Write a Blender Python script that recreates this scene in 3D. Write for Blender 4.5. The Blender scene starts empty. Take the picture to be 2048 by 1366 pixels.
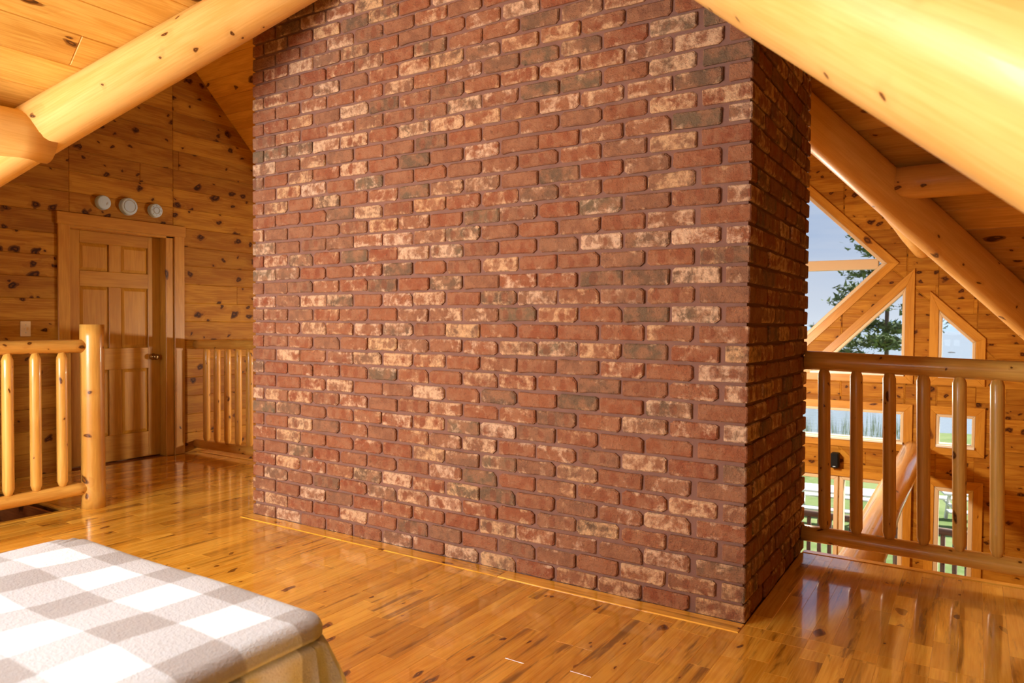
import bpy, bmesh, math, random
from mathutils import Vector, Matrix
random.seed(11)
R = random.Random(5)
scene = bpy.context.scene
COL = scene.collection

# ------------------------------------------------------------------ camera
CAM = Vector((0.769, -2.985, 1.221))
F_PX = 1451.5
def cam_axes(yaw, pitch, roll):
    y, p, o = math.radians(yaw), math.radians(pitch), math.radians(roll)
    f = Vector((math.sin(y)*math.cos(p), math.cos(y)*math.cos(p), math.sin(p)))
    r = Vector((math.cos(y), -math.sin(y), 0)); u = r.cross(f)
    return r*math.cos(o)+u*math.sin(o), -r*math.sin(o)+u*math.cos(o), f
CR, CU, CF = cam_axes(-32.529, -1.408, 0.437)
cd = bpy.data.cameras.new('camera'); cam = bpy.data.objects.new('camera', cd); COL.objects.link(cam)
cam.matrix_world = Matrix(((CR.x, CU.x, -CF.x, CAM.x), (CR.y, CU.y, -CF.y, CAM.y), (CR.z, CU.z, -CF.z, CAM.z), (0, 0, 0, 1)))
cd.sensor_width = 36; cd.lens = 36*F_PX/2048; cd.clip_start = 0.05; cd.clip_end = 6000
cd.dof.use_dof = True; cd.dof.focus_distance = 3.7; cd.dof.aperture_fstop = 4.5
scene.camera = cam

def project(p):                                   # world point -> pixels of the 2048x1366 frame
    d = Vector(p)-CAM; z = d.dot(CF)
    if z < 0.05: return None
    return (1024+F_PX*d.dot(CR)/z, 683-F_PX*d.dot(CU)/z)
def shown_area(pts):                              # how large a polygon shows in the photograph's frame
    q = []
    for p in pts:
        s = project(p)
        if s is None: return 0.0
        q.append(s)
    cx = sum(a for a, b in q)/len(q); cy = sum(b for a, b in q)/len(q)
    if not (-30 < cx < 2078 and -30 < cy < 1396): return 0.0
    return abs(sum(q[i][0]*q[i-1][1]-q[i-1][0]*q[i][1] for i in range(len(q))))/2

# ------------------------------------------------------------------ light
vs = scene.view_settings
vs.view_transform = 'Standard'; vs.look = 'None'; vs.gamma = 1; vs.use_curve_mapping = False
vs.exposure = 0.45
scene.cycles.use_adaptive_sampling = True; scene.cycles.adaptive_threshold = 0.05
scene.cycles.max_bounces = 7; scene.cycles.diffuse_bounces = 3; scene.cycles.glossy_bounces = 2
scene.cycles.transparent_max_bounces = 12; scene.cycles.sample_clamp_indirect = 6
scene.cycles.caustics_reflective = False; scene.cycles.caustics_refractive = False

world = bpy.data.worlds.new('sky'); scene.world = world; world.use_nodes = True
def build_world():
    nt = world.node_tree; n = nt.nodes; l = nt.links; n.clear()
    out = n.new('ShaderNodeOutputWorld'); bg = n.new('ShaderNodeBackground')
    tc = n.new('ShaderNodeTexCoord'); sep = n.new('ShaderNodeSeparateXYZ')
    l.new(tc.outputs['Generated'], sep.inputs[0])
    ramp = n.new('ShaderNodeValToRGB'); e = ramp.color_ramp.elements
    e[0].position = 0.0; e[0].color = (0.70, 0.77, 0.86, 1)
    e[1].position = 0.5; e[1].color = (0.17, 0.30, 0.56, 1)
    x = ramp.color_ramp.elements.new(0.10); x.color = (0.36, 0.48, 0.70, 1)
    l.new(sep.outputs['Z'], ramp.inputs[0])
    mp = n.new('ShaderNodeMapping'); mp.inputs['Scale'].default_value = (1.6, 1.6, 14)
    l.new(tc.outputs['Generated'], mp.inputs[0])
    nz = n.new('ShaderNodeTexNoise'); nz.inputs['Scale'].default_value = 1.3; nz.inputs['Detail'].default_value = 5
    l.new(mp.outputs[0], nz.inputs['Vector'])
    cr = n.new('ShaderNodeValToRGB'); cr.color_ramp.elements[0].position = 0.40; cr.color_ramp.elements[1].position = 0.72
    l.new(nz.outputs[0], cr.inputs[0])
    mx = n.new('ShaderNodeMix'); mx.data_type = 'RGBA'
    l.new(cr.outputs[0], mx.inputs['Factor']); l.new(ramp.outputs[0], mx.inputs['A']); mx.inputs['B'].default_value = (0.62, 0.68, 0.78, 1)
    l.new(mx.outputs['Result'], bg.inputs[0]); bg.inputs[1].default_value = 0.75
    l.new(bg.outputs[0], out.inputs[0])
build_world()

sd = bpy.data.lights.new('sun', 'SUN'); sun = bpy.data.objects.new('sun', sd); COL.objects.link(sun)
sd.energy = 10.0; sd.angle = math.radians(3); sd.color = (1.0, 0.95, 0.88)
sun.rotation_euler = Vector((-0.50, -0.58, -0.64)).to_track_quat('-Z', 'Y').to_euler()     # from beyond the lake, high
# daylight that falls through the bedroom gable window behind the camera
ad = bpy.data.lights.new('window_daylight', 'AREA'); al = bpy.data.objects.new('window_daylight', ad); COL.objects.link(al)
ad.shape = 'RECTANGLE'; ad.size = 1.6; ad.size_y = 1.17; ad.energy = 175; ad.color = (0.93, 0.97, 1.0)
al.location = (-2.75, -4.24, 1.335); al.rotation_euler = Vector((0, 1, -0.05)).to_track_quat('-Z', 'Z').to_euler()

# added fill light for the bed side, through an unseen narrow window
bd = bpy.data.lights.new('added_side_fill', 'AREA'); bl = bpy.data.objects.new('added_side_fill', bd); COL.objects.link(bl)
bd.shape = 'RECTANGLE'; bd.size = 0.7; bd.size_y = 1.1; bd.energy = 7; bd.color = (0.93, 0.97, 1.0)
bl.location = (0.15, -4.24, 1.30); bl.rotation_euler = Vector((0, 1, 0)).to_track_quat('-Z', 'Z').to_euler()
# daylight that falls through the skylight in the slope above the bed
kd = bpy.data.lights.new('skylight_daylight', 'AREA'); kl = bpy.data.objects.new('skylight_daylight', kd); COL.objects.link(kl)
kd.shape = 'RECTANGLE'; kd.size = 1.2; kd.size_y = 0.9; kd.spread = math.radians(76); kd.energy = 36; kd.color = (0.93, 0.97, 1.0)
kl.matrix_world = Matrix(((0, -0.7071, -0.7071, -2.42), (1, 0, 0, -3.0), (0, -0.7071, 0.7071, 3.34), (0, 0, 0, 1)))

# ------------------------------------------------------------------ helpers
def tag(o, label=None, cat=None, group=None, kind=None):
    if label: o['label'] = label
    if cat: o['category'] = cat
    if group: o['group'] = group
    if kind: o['kind'] = kind
    return o
def empty(name, loc=(0, 0, 0)):
    o = bpy.data.objects.new(name, None); COL.objects.link(o); o.location = loc
    o.empty_display_size = 0.1
    return o
def link(name, me, mat=None, parent=None, M=None, color=None):
    o = bpy.data.objects.new(name, me); COL.objects.link(o)
    if mat and not me.materials: me.materials.append(mat)
    if parent:
        o.parent = parent
        PM = parent.matrix_basis.copy()
        if parent.parent: PM = parent.parent.matrix_basis @ PM
        o.matrix_basis = PM.inverted() @ (M or Matrix())
    elif M: o.matrix_basis = M
    if color: o.color = color
    return o
def mesh(name, vs_, fs, smooth=False):
    me = bpy.data.meshes.new(name); me.from_pydata([tuple(v) for v in vs_], [], fs)
    if smooth: me.polygons.foreach_set('use_smooth', [True]*len(me.polygons))
    me.update(); return me
def basis(U, N, O):                                # matrix: local X = grain, local Z = normal
    U = Vector(U).normalized(); N = Vector(N).normalized(); V = N.cross(U); O = Vector(O)
    return Matrix(((U.x, V.x, N.x, O.x), (U.y, V.y, N.y, O.y), (U.z, V.z, N.z, O.z), (0, 0, 0, 1)))
def box_data(x0, x1, y0, y1, z0, z1):
    v = [(x0, y0, z0), (x1, y0, z0), (x1, y1, z0), (x0, y1, z0), (x0, y0, z1), (x1, y0, z1), (x1, y1, z1), (x0, y1, z1)]
    f = [(3, 2, 1, 0), (4, 5, 6, 7), (0, 1, 5, 4), (1, 2, 6, 5), (2, 3, 7, 6), (3, 0, 4, 7)]
    return v, f
def bevel_box(name, sx, sy, sz, b=0.004, seg=1, jit=0, rnd=None):
    bm = bmesh.new(); bmesh.ops.create_cube(bm, size=1)
    for v in bm.verts:
        v.co = Vector((v.co.x*sx, v.co.y*sy, v.co.z*sz))
        if jit: v.co += Vector((rnd.uniform(-jit, jit), rnd.uniform(-jit, jit)*0.5, rnd.uniform(-jit, jit)))
    if b: bmesh.ops.bevel(bm, geom=bm.edges[:], offset=b, segments=seg, affect='EDGES', profile=0.6)
    me = bpy.data.meshes.new(name); bm.to_mesh(me); bm.free(); return me
def box(name, lo, hi, mat, parent=None, b=0.004, grain='x'):
    lo = Vector(lo); hi = Vector(hi); c = (lo+hi)/2; s = hi-lo
    if grain == 'x': U, N = (1, 0, 0), (0, 0, 1); d = (s.x, s.y, s.z)
    elif grain == 'y': U, N = (0, 1, 0), (0, 0, 1); d = (s.y, s.x, s.z)
    else: U, N = (0, 0, 1), (0, 1, 0); d = (s.z, s.x, s.y)
    return link(name, bevel_box(name, *d, b=min(b, min(s)*0.4)), mat, parent, basis(U, N, c))

# --- convex polygons in a plane
def clip(poly, a, b, c):                           # keep a*u + b*v <= c
    out = []
    for i in range(len(poly)):
        p, q = poly[i-1], poly[i]
        dp, dq = a*p[0]+b*p[1]-c, a*q[0]+b*q[1]-c
        if (dp <= 0) != (dq <= 0):
            t = dp/(dp-dq); out.append((p[0]+t*(q[0]-p[0]), p[1]+t*(q[1]-p[1])))
        if dq <= 0: out.append(q)
    return out
def area2(poly): return sum(poly[i-1][0]*poly[i][1]-poly[i][0]*poly[i-1][1] for i in range(len(poly)))/2
def ccw(poly): return poly if area2(poly) > 0 else poly[::-1]
def edges_of(poly):                                # (a,b,c): inside is a*u+b*v<=c
    poly = ccw(poly); res = []
    for i in range(len(poly)):
        p, q = poly[i-1], poly[i]; dx, dy = q[0]-p[0], q[1]-p[1]; L = math.hypot(dx, dy)
        if L < 1e-9: continue
        a, b = dy/L, -dx/L; res.append((a, b, a*p[0]+b*p[1]))
    return res
def subtract(polys, hole):
    res = []
    for p in polys:
        cur = p
        for a, b, c in edges_of(hole):
            o = clip(cur, -a, -b, -c)
            if len(o) > 2 and abs(area2(o)) > 1e-5: res.append(o)
            cur = clip(cur, a, b, c)
            if len(cur) < 3: break
    return res
def offset(poly, d):                               # outward by d (inward if negative)
    E = edges_of(poly); res = []
    for i in range(len(E)):
        a1, b1, c1 = E[i]; a2, b2, c2 = E[(i+1) % len(E)]
        c1 += d; c2 += d; det = a1*b2-a2*b1
        if abs(det) < 1e-6: continue
        res.append(((c1*b2-c2*b1)/det, (a1*c2-a2*c1)/det))
    return res
def clean(poly):
    res = []
    for p in poly:
        if not res or math.hypot(p[0]-res[-1][0], p[1]-res[-1][1]) > 1e-4: res.append(p)
    if len(res) > 1 and math.hypot(res[0][0]-res[-1][0], res[0][1]-res[-1][1]) < 1e-4: res.pop()
    return res
def prism_data(poly, t, ch=0.0025, o=(0, 0)):      # top at local z = 0, chamfered top edge
    poly = ccw(clean(poly)); n = len(poly)
    if n < 3: return None
    inn = offset(poly, -ch) if ch else None
    if inn is not None:
        inn = inn[-1:]+inn[:-1] if len(inn) == n else None
        if inn is not None and (len(inn) != n or area2(inn) <= 0): inn = None
    P = [(p[0]-o[0], p[1]-o[1]) for p in poly]
    v = [(x, y, -t) for x, y in P]
    if inn:
        I = [(p[0]-o[0], p[1]-o[1]) for p in inn]
        # match each inset corner to its outline corner
        best = min(range(n), key=lambda k: sum((I[(i+k) % n][0]-P[i][0])**2+(I[(i+k) % n][1]-P[i][1])**2 for i in range(n)))
        I = [I[(i+best) % n] for i in range(n)]
        v += [(x, y, -ch) for x, y in P]+[(x, y, 0) for x, y in I]; rings = 3
    else:
        v += [(x, y, 0) for x, y in P]; rings = 2
    f = []
    for r in range(rings-1):
        for i in range(n):
            j = (i+1) % n; f.append((r*n+i, r*n+j, (r+1)*n+j, (r+1)*n+i))
    f.append(tuple((rings-1)*n+i for i in range(n)))
    return v, f
def joined(name, datas, mat, parent, M, rnd):      # many prisms in one mesh, with a random value for each
    V, Fs, A = [], [], []
    for v, f in datas:
        b = len(V); V += v; Fs += [tuple(i+b for i in q) for q in f]
        c = (rnd.random(), rnd.random(), rnd.random(), 1); A += [c]*sum(len(q) for q in f)
    me = mesh(name, V, Fs)
    at = me.color_attributes.new('rnd', 'FLOAT_COLOR', 'CORNER')
    at.data.foreach_set('color', [x for c in A for x in c])
    return link(name, me, mat, parent, M)
def pieces(name, polys, M, t, mat, parent, ch=0.0025, rnd=R):      # one object for each polygon
    for p in polys:
        p = clean(p)
        if len(p) < 3: continue
        cx = sum(q[0] for q in p)/len(p); cy = sum(q[1] for q in p)/len(p)
        d = prism_data(p, t, ch, (cx, cy))
        if d is None: continue
        link(name, mesh(name, *d), mat, parent, M @ Matrix.Translation((cx, cy, 0)))
def strips(region, holes, w, phase, lengths, rnd):  # boards along u, cut to a convex region less convex holes
    us = [p[0] for p in region]; vs2 = [p[1] for p in region]; out = []
    k = math.floor((min(vs2)-phase)/w)
    while phase+k*w < max(vs2):
        v0 = phase+k*w; k += 1
        u = min(us)-rnd.uniform(0, lengths[1])
        while u < max(us):
            L = rnd.uniform(*lengths); p = [(u, v0), (u+L, v0), (u+L, v0+w), (u, v0+w)]; u += L
            for a, b, c in edges_of(region):
                p = clip(p, a, b, c)
                if len(p) < 3: break
            if len(p) < 3 or abs(area2(p)) < 2e-4: continue
            ps = [p]
            for h in holes: ps = subtract(ps, h)
            out += [q for q in ps if abs(area2(q)) > 2e-4]
    return out

def log_mesh(name, L, r, seg=16, rings=14, wob=0.04, tip=0.0, tipr=0.35, r2=None, seed=0, flat=None, cap=True):
    """log along local X from 0 to L; tip: length of the sharpened ends"""
    q = random.Random(seed); V = []; Fs = []
    ph = [q.uniform(0, 6.28) for _ in range(6)]; xs = []
    if tip: xs = [0, tip]
    else: xs = [0]
    for i in range(1, rings): xs.append((xs[1] if tip else 0)+(L-2*(tip or 0))*i/rings)
    xs += [L-tip, L] if tip else [L]
    for k, x in enumerate(xs):
        rr = r+((r2 or r)-r)*x/L
        end = tip and k in (0, len(xs)-1)
        cx = r*wob*1.2*math.sin(x*1.7+ph[0]); cz = r*wob*1.2*math.sin(x*1.3+ph[1])
        for s in range(seg):
            a = 2*math.pi*s/seg
            g = 1+wob*(0.5*math.sin(2*a+ph[2]+x*0.8)+0.35*math.sin(3*a+ph[3]-x*1.9)+0.3*math.sin(x*4+ph[4]))
            ra = rr*g*(tipr if end else 1)
            V.append((x, cx+ra*math.cos(a), cz+ra*math.sin(a)))
    n = len(xs)
    for k in range(n-1):
        for s in range(seg):
            t = (s+1) % seg; Fs.append((k*seg+s, (k+1)*seg+s, (k+1)*seg+t, k*seg+t))
    if cap:
        Fs.append(tuple(range(seg))); Fs.append(tuple(reversed(range((n-1)*seg, n*seg))))
    me = mesh(name, V, Fs, smooth=True)
    if cap:
        me.polygons[-1].use_smooth = False; me.polygons[-2].use_smooth = False
    return me
def log_between(name, p, q, r, mat, parent=None, up=(0, 0, 1), **kw):
    p = Vector(p); q = Vector(q); d = q-p; u = d.normalized(); w = Vector(up)
    if abs(u.dot(w)) > 0.95: w = Vector((0, 1, 0))
    N = (w-u*w.dot(u)).normalized()
    return link(name, log_mesh(name, d.length, r, **kw), mat, parent, basis(u, N, p))

# ------------------------------------------------------------------ materials
class NT:
    def __init__(s, name):
        s.m = bpy.data.materials.new(name); s.m.use_nodes = True; s.t = s.m.node_tree; s.t.nodes.clear()
        s.out = s.n('ShaderNodeOutputMaterial'); s.b = s.n('ShaderNodeBsdfPrincipled'); s.l(s.b.outputs[0], s.out.inputs[0])
    def n(s, k, **kw):
        x = s.t.nodes.new(k)
        for a, b in kw.items(): setattr(x, a, b)
        return x
    def l(s, a, b): s.t.links.new(a, b)
    def put(s, sock, v):
        if hasattr(v, 'is_linked') or isinstance(v, bpy.types.NodeSocket): s.l(v, sock)
        else: sock.default_value = v
    def math(s, op, a, b=0.0, c=0.0, clamp=False):
        x = s.n('ShaderNodeMath', operation=op, use_clamp=clamp)
        for i, v in enumerate((a, b, c)): s.put(x.inputs[i], v)
        return x.outputs[0]
    def vmath(s, op, a, b=(0, 0, 0)):
        x = s.n('ShaderNodeVectorMath', operation=op); s.put(x.inputs[0], a); s.put(x.inputs[1], b); return x.outputs[0]
    def comb(s, a, b, c):
        x = s.n('ShaderNodeCombineXYZ')
        for i, v in enumerate((a, b, c)): s.put(x.inputs[i], v)
        return x.outputs[0]
    def sep(s, v):
        x = s.n('ShaderNodeSeparateXYZ'); s.put(x.inputs[0], v); return x.outputs
    def noise(s, v, scale=1.0, detail=3.0, rough=0.5, dist=0.0, out=0):
        x = s.n('ShaderNodeTexNoise'); s.put(x.inputs['Vector'], v); x.inputs['Scale'].default_value = scale
        x.inputs['Detail'].default_value = detail; x.inputs['Roughness'].default_value = rough; x.inputs['Distortion'].default_value = dist
        return x.outputs[out]
    def smooth(s, v, lo, hi, a=0.0, b=1.0):
        x = s.n('ShaderNodeMapRange', interpolation_type='SMOOTHSTEP')
        for i, q in enumerate((v, lo, hi, a, b)): s.put(x.inputs[i], q)
        return x.outputs[0]
    def mix(s, f, a, b, mode='MIX'):
        x = s.n('ShaderNodeMix', data_type='RGBA', blend_type=mode); s.put(x.inputs['Factor'], f); s.put(x.inputs['A'], a); s.put(x.inputs['B'], b)
        return x.outputs['Result']
    def bump(s, h, strength=0.3, dist=0.01):
        x = s.n('ShaderNodeBump'); s.put(x.inputs['Height'], h); x.inputs['Strength'].default_value = strength; x.inputs['Distance'].default_value = dist
        s.l(x.outputs[0], s.b.inputs['Normal'])
    def rnd(s):                                    # random vector of the piece
        oi = s.n('ShaderNodeObjectInfo'); at = s.n('ShaderNodeAttribute', attribute_name='rnd')
        return oi.outputs['Random'], at.outputs['Color'], oi.outputs['Color']
def rgb(h):
    h = h.lstrip('#'); c = [int(h[i:i+2], 16)/255 for i in (0, 2, 4)]
    return tuple(x/12.92 if x <= 0.04045 else ((x+0.055)/1.055)**2.4 for x in c)+(1,)
def plain(name, col, rough=0.5, metal=0.0, spec=0.5, coat=0.0):
    m = NT(name); m.b.inputs['Base Color'].default_value = col; m.b.inputs['Roughness'].default_value = rough
    m.b.inputs['Metallic'].default_value = metal; m.b.inputs['Specular IOR Level'].default_value = spec; m.b.inputs['Coat Weight'].default_value = coat
    v = m.n('ShaderNodeTexCoord').outputs['Object']
    m.bump(m.noise(v, 60, 3), 0.06, 0.002)
    return m.m

def wood(name, light, dark, knot=None, knots=(5.0, 8.0, 0.5), rough=0.4, coat=0.0, tint=0.22, streak=0.0, round_r=None, grain=1.0, bump=0.12, sz=(0.08, 0.2), spec=0.4, ringamt=0.35, crack=False):
    m = NT(name); tc = m.n('ShaderNodeTexCoord').outputs['Object']
    x, y, z = m.sep(tc)
    if round_r: y2 = m.math('MULTIPLY', m.math('ARCTAN2', y, z), round_r)
    else: y2 = m.math('ADD', y, m.math('MULTIPLY', z, 0.6))
    ob, at, _ = m.rnd()
    ax, ay, az = m.sep(at)
    r1 = m.math('FRACT', m.math('ADD', ob, ax)); r2 = m.math('FRACT', m.math('ADD', m.math('MULTIPLY', ob, 7.31), ay)); r3 = m.math('FRACT', m.math('ADD', m.math('MULTIPLY', ob, 23.7), az))
    u = m.math('ADD', x, m.math('MULTIPLY', r1, 31.0)); w = m.math('ADD', y2, m.math('MULTIPLY', r2, 17.0))
    # knots
    kv = m.comb(m.math('MULTIPLY', u, knots[0]), m.math('MULTIPLY', w, knots[1]), 0.0)
    kn1 = m.math('MULTIPLY', m.math('SUBTRACT', m.noise(kv, 2.2, 1), 0.5), 0.5); kw = m.vmath('ADD', kv, m.comb(kn1, kn1, 0.0))
    vo = m.n('ShaderNodeTexVoronoi', voronoi_dimensions='2D'); m.l(kw, vo.inputs['Vector']); vo.inputs['Scale'].default_value = 1.0
    kc = m.sep(vo.outputs['Color'])
    gate = m.math('GREATER_THAN', kc[0], 1.0-knots[2])
    rad = m.math('ADD', sz[0], m.math('MULTIPLY', m.math('POWER', kc[1], 2.5), sz[1]))
    rel = m.math('DIVIDE', vo.outputs['Distance'], rad)
    km = m.math('MULTIPLY', gate, m.smooth(rel, 1.0, 0.75))
    halo = m.math('MULTIPLY', gate, m.smooth(rel, 3.2, 0.8))
    # growth rings bend around the knots
    gv = m.comb(m.math('MULTIPLY', u, 0.9*grain), m.math('ADD', m.math('MULTIPLY', w, 9.0*grain), m.math('MULTIPLY', halo, 0.35)), m.math('MULTIPLY', r3, 9.0))
    big = m.noise(gv, 1.0, 2.0, 0.5, 0.25)
    ring = m.math('SINE', m.math('MULTIPLY', big, 62.0))
    fine = m.noise(m.comb(m.math('MULTIPLY', u, 5.0), m.math('MULTIPLY', w, 130.0), r3), 1.0, 2.0, 0.6)
    broad = m.noise(m.comb(m.math('MULTIPLY', u, 1.6), m.math('MULTIPLY', w, 11.0), m.math('MULTIPLY', r1, 5.0)), 1.0, 2.0, 0.55)
    g = m.math('ADD', m.math('MULTIPLY', fine, 0.45), m.math('ADD', m.math('MULTIPLY', broad, 0.55), m.math('MULTIPLY', ring, 0.10*ringamt)))
    c = m.mix(m.smooth(g, 0.36, 0.64), dark, light)
    if streak:
        sv = m.comb(m.math('MULTIPLY', u, 2.2), m.math('MULTIPLY', w, 26.0), m.math('MULTIPLY', r2, 11.0))
        sm = m.smooth(m.math('ADD', m.noise(sv, 1.0, 4.0, 0.6, 0.5), m.math('MULTIPLY', r3, 0.10)), 0.60, 0.76)
        c = m.mix(m.math('MULTIPLY', sm, streak), c, (dark[0]*0.20, dark[1]*0.16, dark[2]*0.14, 1))
    tv = m.math('ADD', 1.0-tint, m.math('MULTIPLY', r2, 2*tint))
    c = m.mix(1.0, c, m.comb(m.math('POWER', tv, 0.8), tv, m.math('POWER', tv, 1.3)), 'MULTIPLY')
    kn = knot or (dark[0]*0.12, dark[1]*0.08, dark[2]*0.07, 1)
    c = m.mix(m.math('MULTIPLY', halo, 0.30), c, (dark[0]*0.75, dark[1]*0.6, dark[2]*0.5, 1))
    kin = m.mix(m.smooth(m.math('SINE', m.math('MULTIPLY', rel, 11.0)), -0.6, 1.0), kn, (kn[0]*3+0.03, kn[1]*3+0.015, kn[2]*3, 1))
    c = m.mix(km, c, kin)
    ck = 0.0
    if crack:                                      # drying checks along the log
        cw = m.math('ADD', y2, m.math('MULTIPLY', m.math('SUBTRACT', m.noise(m.comb(m.math('MULTIPLY', u, 2.2), r1, 0.0), 1.0, 3.0, 0.5), 0.5), 0.06))
        cc = m.math('ABSOLUTE', m.math('SUBTRACT', m.math('ABSOLUTE', m.math('SUBTRACT', cw, m.math('MULTIPLY', m.math('SUBTRACT', r3, 0.5), 0.3))), 0.20))
        ck = m.math('MULTIPLY', m.smooth(cc, 0.0032, 0.0012), m.smooth(m.noise(m.comb(m.math('MULTIPLY', u, 1.1), r2, 3.0), 1.0, 1.0), 0.44, 0.50))
        c = m.mix(m.math('MULTIPLY', ck, 0.85), c, (0.05, 0.018, 0.006, 1))
    m.l(c, m.b.inputs['Base Color'])
    m.b.inputs['Roughness'].default_value = rough; m.b.inputs['Coat Weight'].default_value = coat; m.b.inputs['Coat Roughness'].default_value = 0.07; m.b.inputs['Coat IOR'].default_value = 1.5 if coat < 0.9 else 1.65
    m.b.inputs['Specular IOR Level'].default_value = spec
    m.bump(fine, bump, 0.003)
    return m.m

PINE_L, PINE_D = (0.90, 0.56, 0.18, 1), (0.68, 0.33, 0.070, 1)
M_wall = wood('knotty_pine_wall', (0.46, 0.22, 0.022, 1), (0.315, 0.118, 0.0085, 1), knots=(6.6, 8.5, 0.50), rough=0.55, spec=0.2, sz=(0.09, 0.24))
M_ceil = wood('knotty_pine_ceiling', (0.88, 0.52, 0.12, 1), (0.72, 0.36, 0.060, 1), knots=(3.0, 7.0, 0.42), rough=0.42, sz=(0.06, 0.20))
M_log = wood('peeled_log', PINE_L, (0.80, 0.45, 0.115, 1), knots=(5.6, 6.6, 0.62), rough=0.42, coat=0.05, round_r=0.13, sz=(0.05, 0.09), grain=0.6, tint=0.06)
M_logc = wood('checked_log', PINE_L, (0.80, 0.45, 0.115, 1), knots=(4.2, 4.8, 0.5), rough=0.38, coat=0.15, round_r=0.13, sz=(0.04, 0.10), grain=0.6, tint=0.06, crack=True)
M_tie = wood('sky_glare_log', (0.82, 0.56, 0.30, 1), (0.70, 0.43, 0.20, 1), knots=(4.2, 4.8, 0.3), rough=0.30, coat=0.6, round_r=0.13, sz=(0.03, 0.08), grain=0.6, tint=0.04, crack=True)  # paler than the other logs: sky glare is painted into the base
M_rail = wood('railing_log', (0.76, 0.41, 0.085, 1), (0.62, 0.29, 0.048, 1), knots=(7, 14, 0.45), rough=0.33, coat=0.25, round_r=0.03, sz=(0.05, 0.14), tint=0.10)
M_door = wood('door_pine', (0.55, 0.27, 0.032, 1), (0.45, 0.195, 0.018, 1), knots=(1.5, 3, 0.0), rough=0.36, tint=0.10)
M_trim = wood('trim_pine', (0.60, 0.30, 0.040, 1), (0.48, 0.21, 0.022, 1), knots=(2.4, 5, 0.35), rough=0.38, tint=0.10, sz=(0.05, 0.16))
M_floor = wood('hickory_floor', (0.95, 0.52, 0.070, 1), (0.76, 0.345, 0.028, 1), knots=(4.4, 9, 0.24), rough=0.22, coat=1.0, tint=0.30, streak=0.72, bump=0.05, sz=(0.05, 0.16), spec=0.5)
M_dark = wood('stair_wood', (0.36, 0.14, 0.04, 1), (0.22, 0.07, 0.018, 1), rough=0.4)
M_grey = wood('weathered_log', (0.28, 0.20, 0.15, 1), (0.16, 0.11, 0.08, 1), rough=0.8, round_r=0.05)
M_frame = plain('almond_window_frame', rgb('#d9c6a6'), 0.45)
M_sill = plain('sky_lit_sill', (0.86, 0.84, 0.80, 1), 0.35)  # whiter than the frame: sky light on the ledge is in the colour
M_white = plain('white_paint', (0.80, 0.80, 0.79, 1), 0.6)
M_plast = plain('white_plastic', (0.50, 0.68, 0.92, 1), 0.45)
M_plast2 = plain('grey_plastic', (0.36, 0.39, 0.43, 1), 0.5)
M_ivory = plain('ivory_plastic', (0.82, 0.66, 0.40, 1), 0.4)
M_brass = plain('dark_brass', (0.30, 0.20, 0.08, 1), 0.25, 1.0)
M_black = plain('black_plastic', (0.008, 0.008, 0.009, 1), 0.6, spec=0.2)
M_blackg = plain('black_grille', (0.014, 0.014, 0.015, 1), 0.9, spec=0.1)

def glass():
    m = NT('window_glass'); m.t.nodes.remove(m.b)
    tr = m.n('ShaderNodeBsdfTransparent'); gl = m.n('ShaderNodeBsdfGlossy'); gl.inputs['Roughness'].default_value = 0.02
    fr = m.n('ShaderNodeFresnel'); fr.inputs['IOR'].default_value = 1.35
    mx = m.n('ShaderNodeMixShader'); m.l(fr.outputs[0], mx.inputs[0]); m.l(tr.outputs[0], mx.inputs[1]); m.l(gl.outputs[0], mx.inputs[2])
    m.l(mx.outputs[0], m.out.inputs[0]); return m.m
M_glass = glass()

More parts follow.
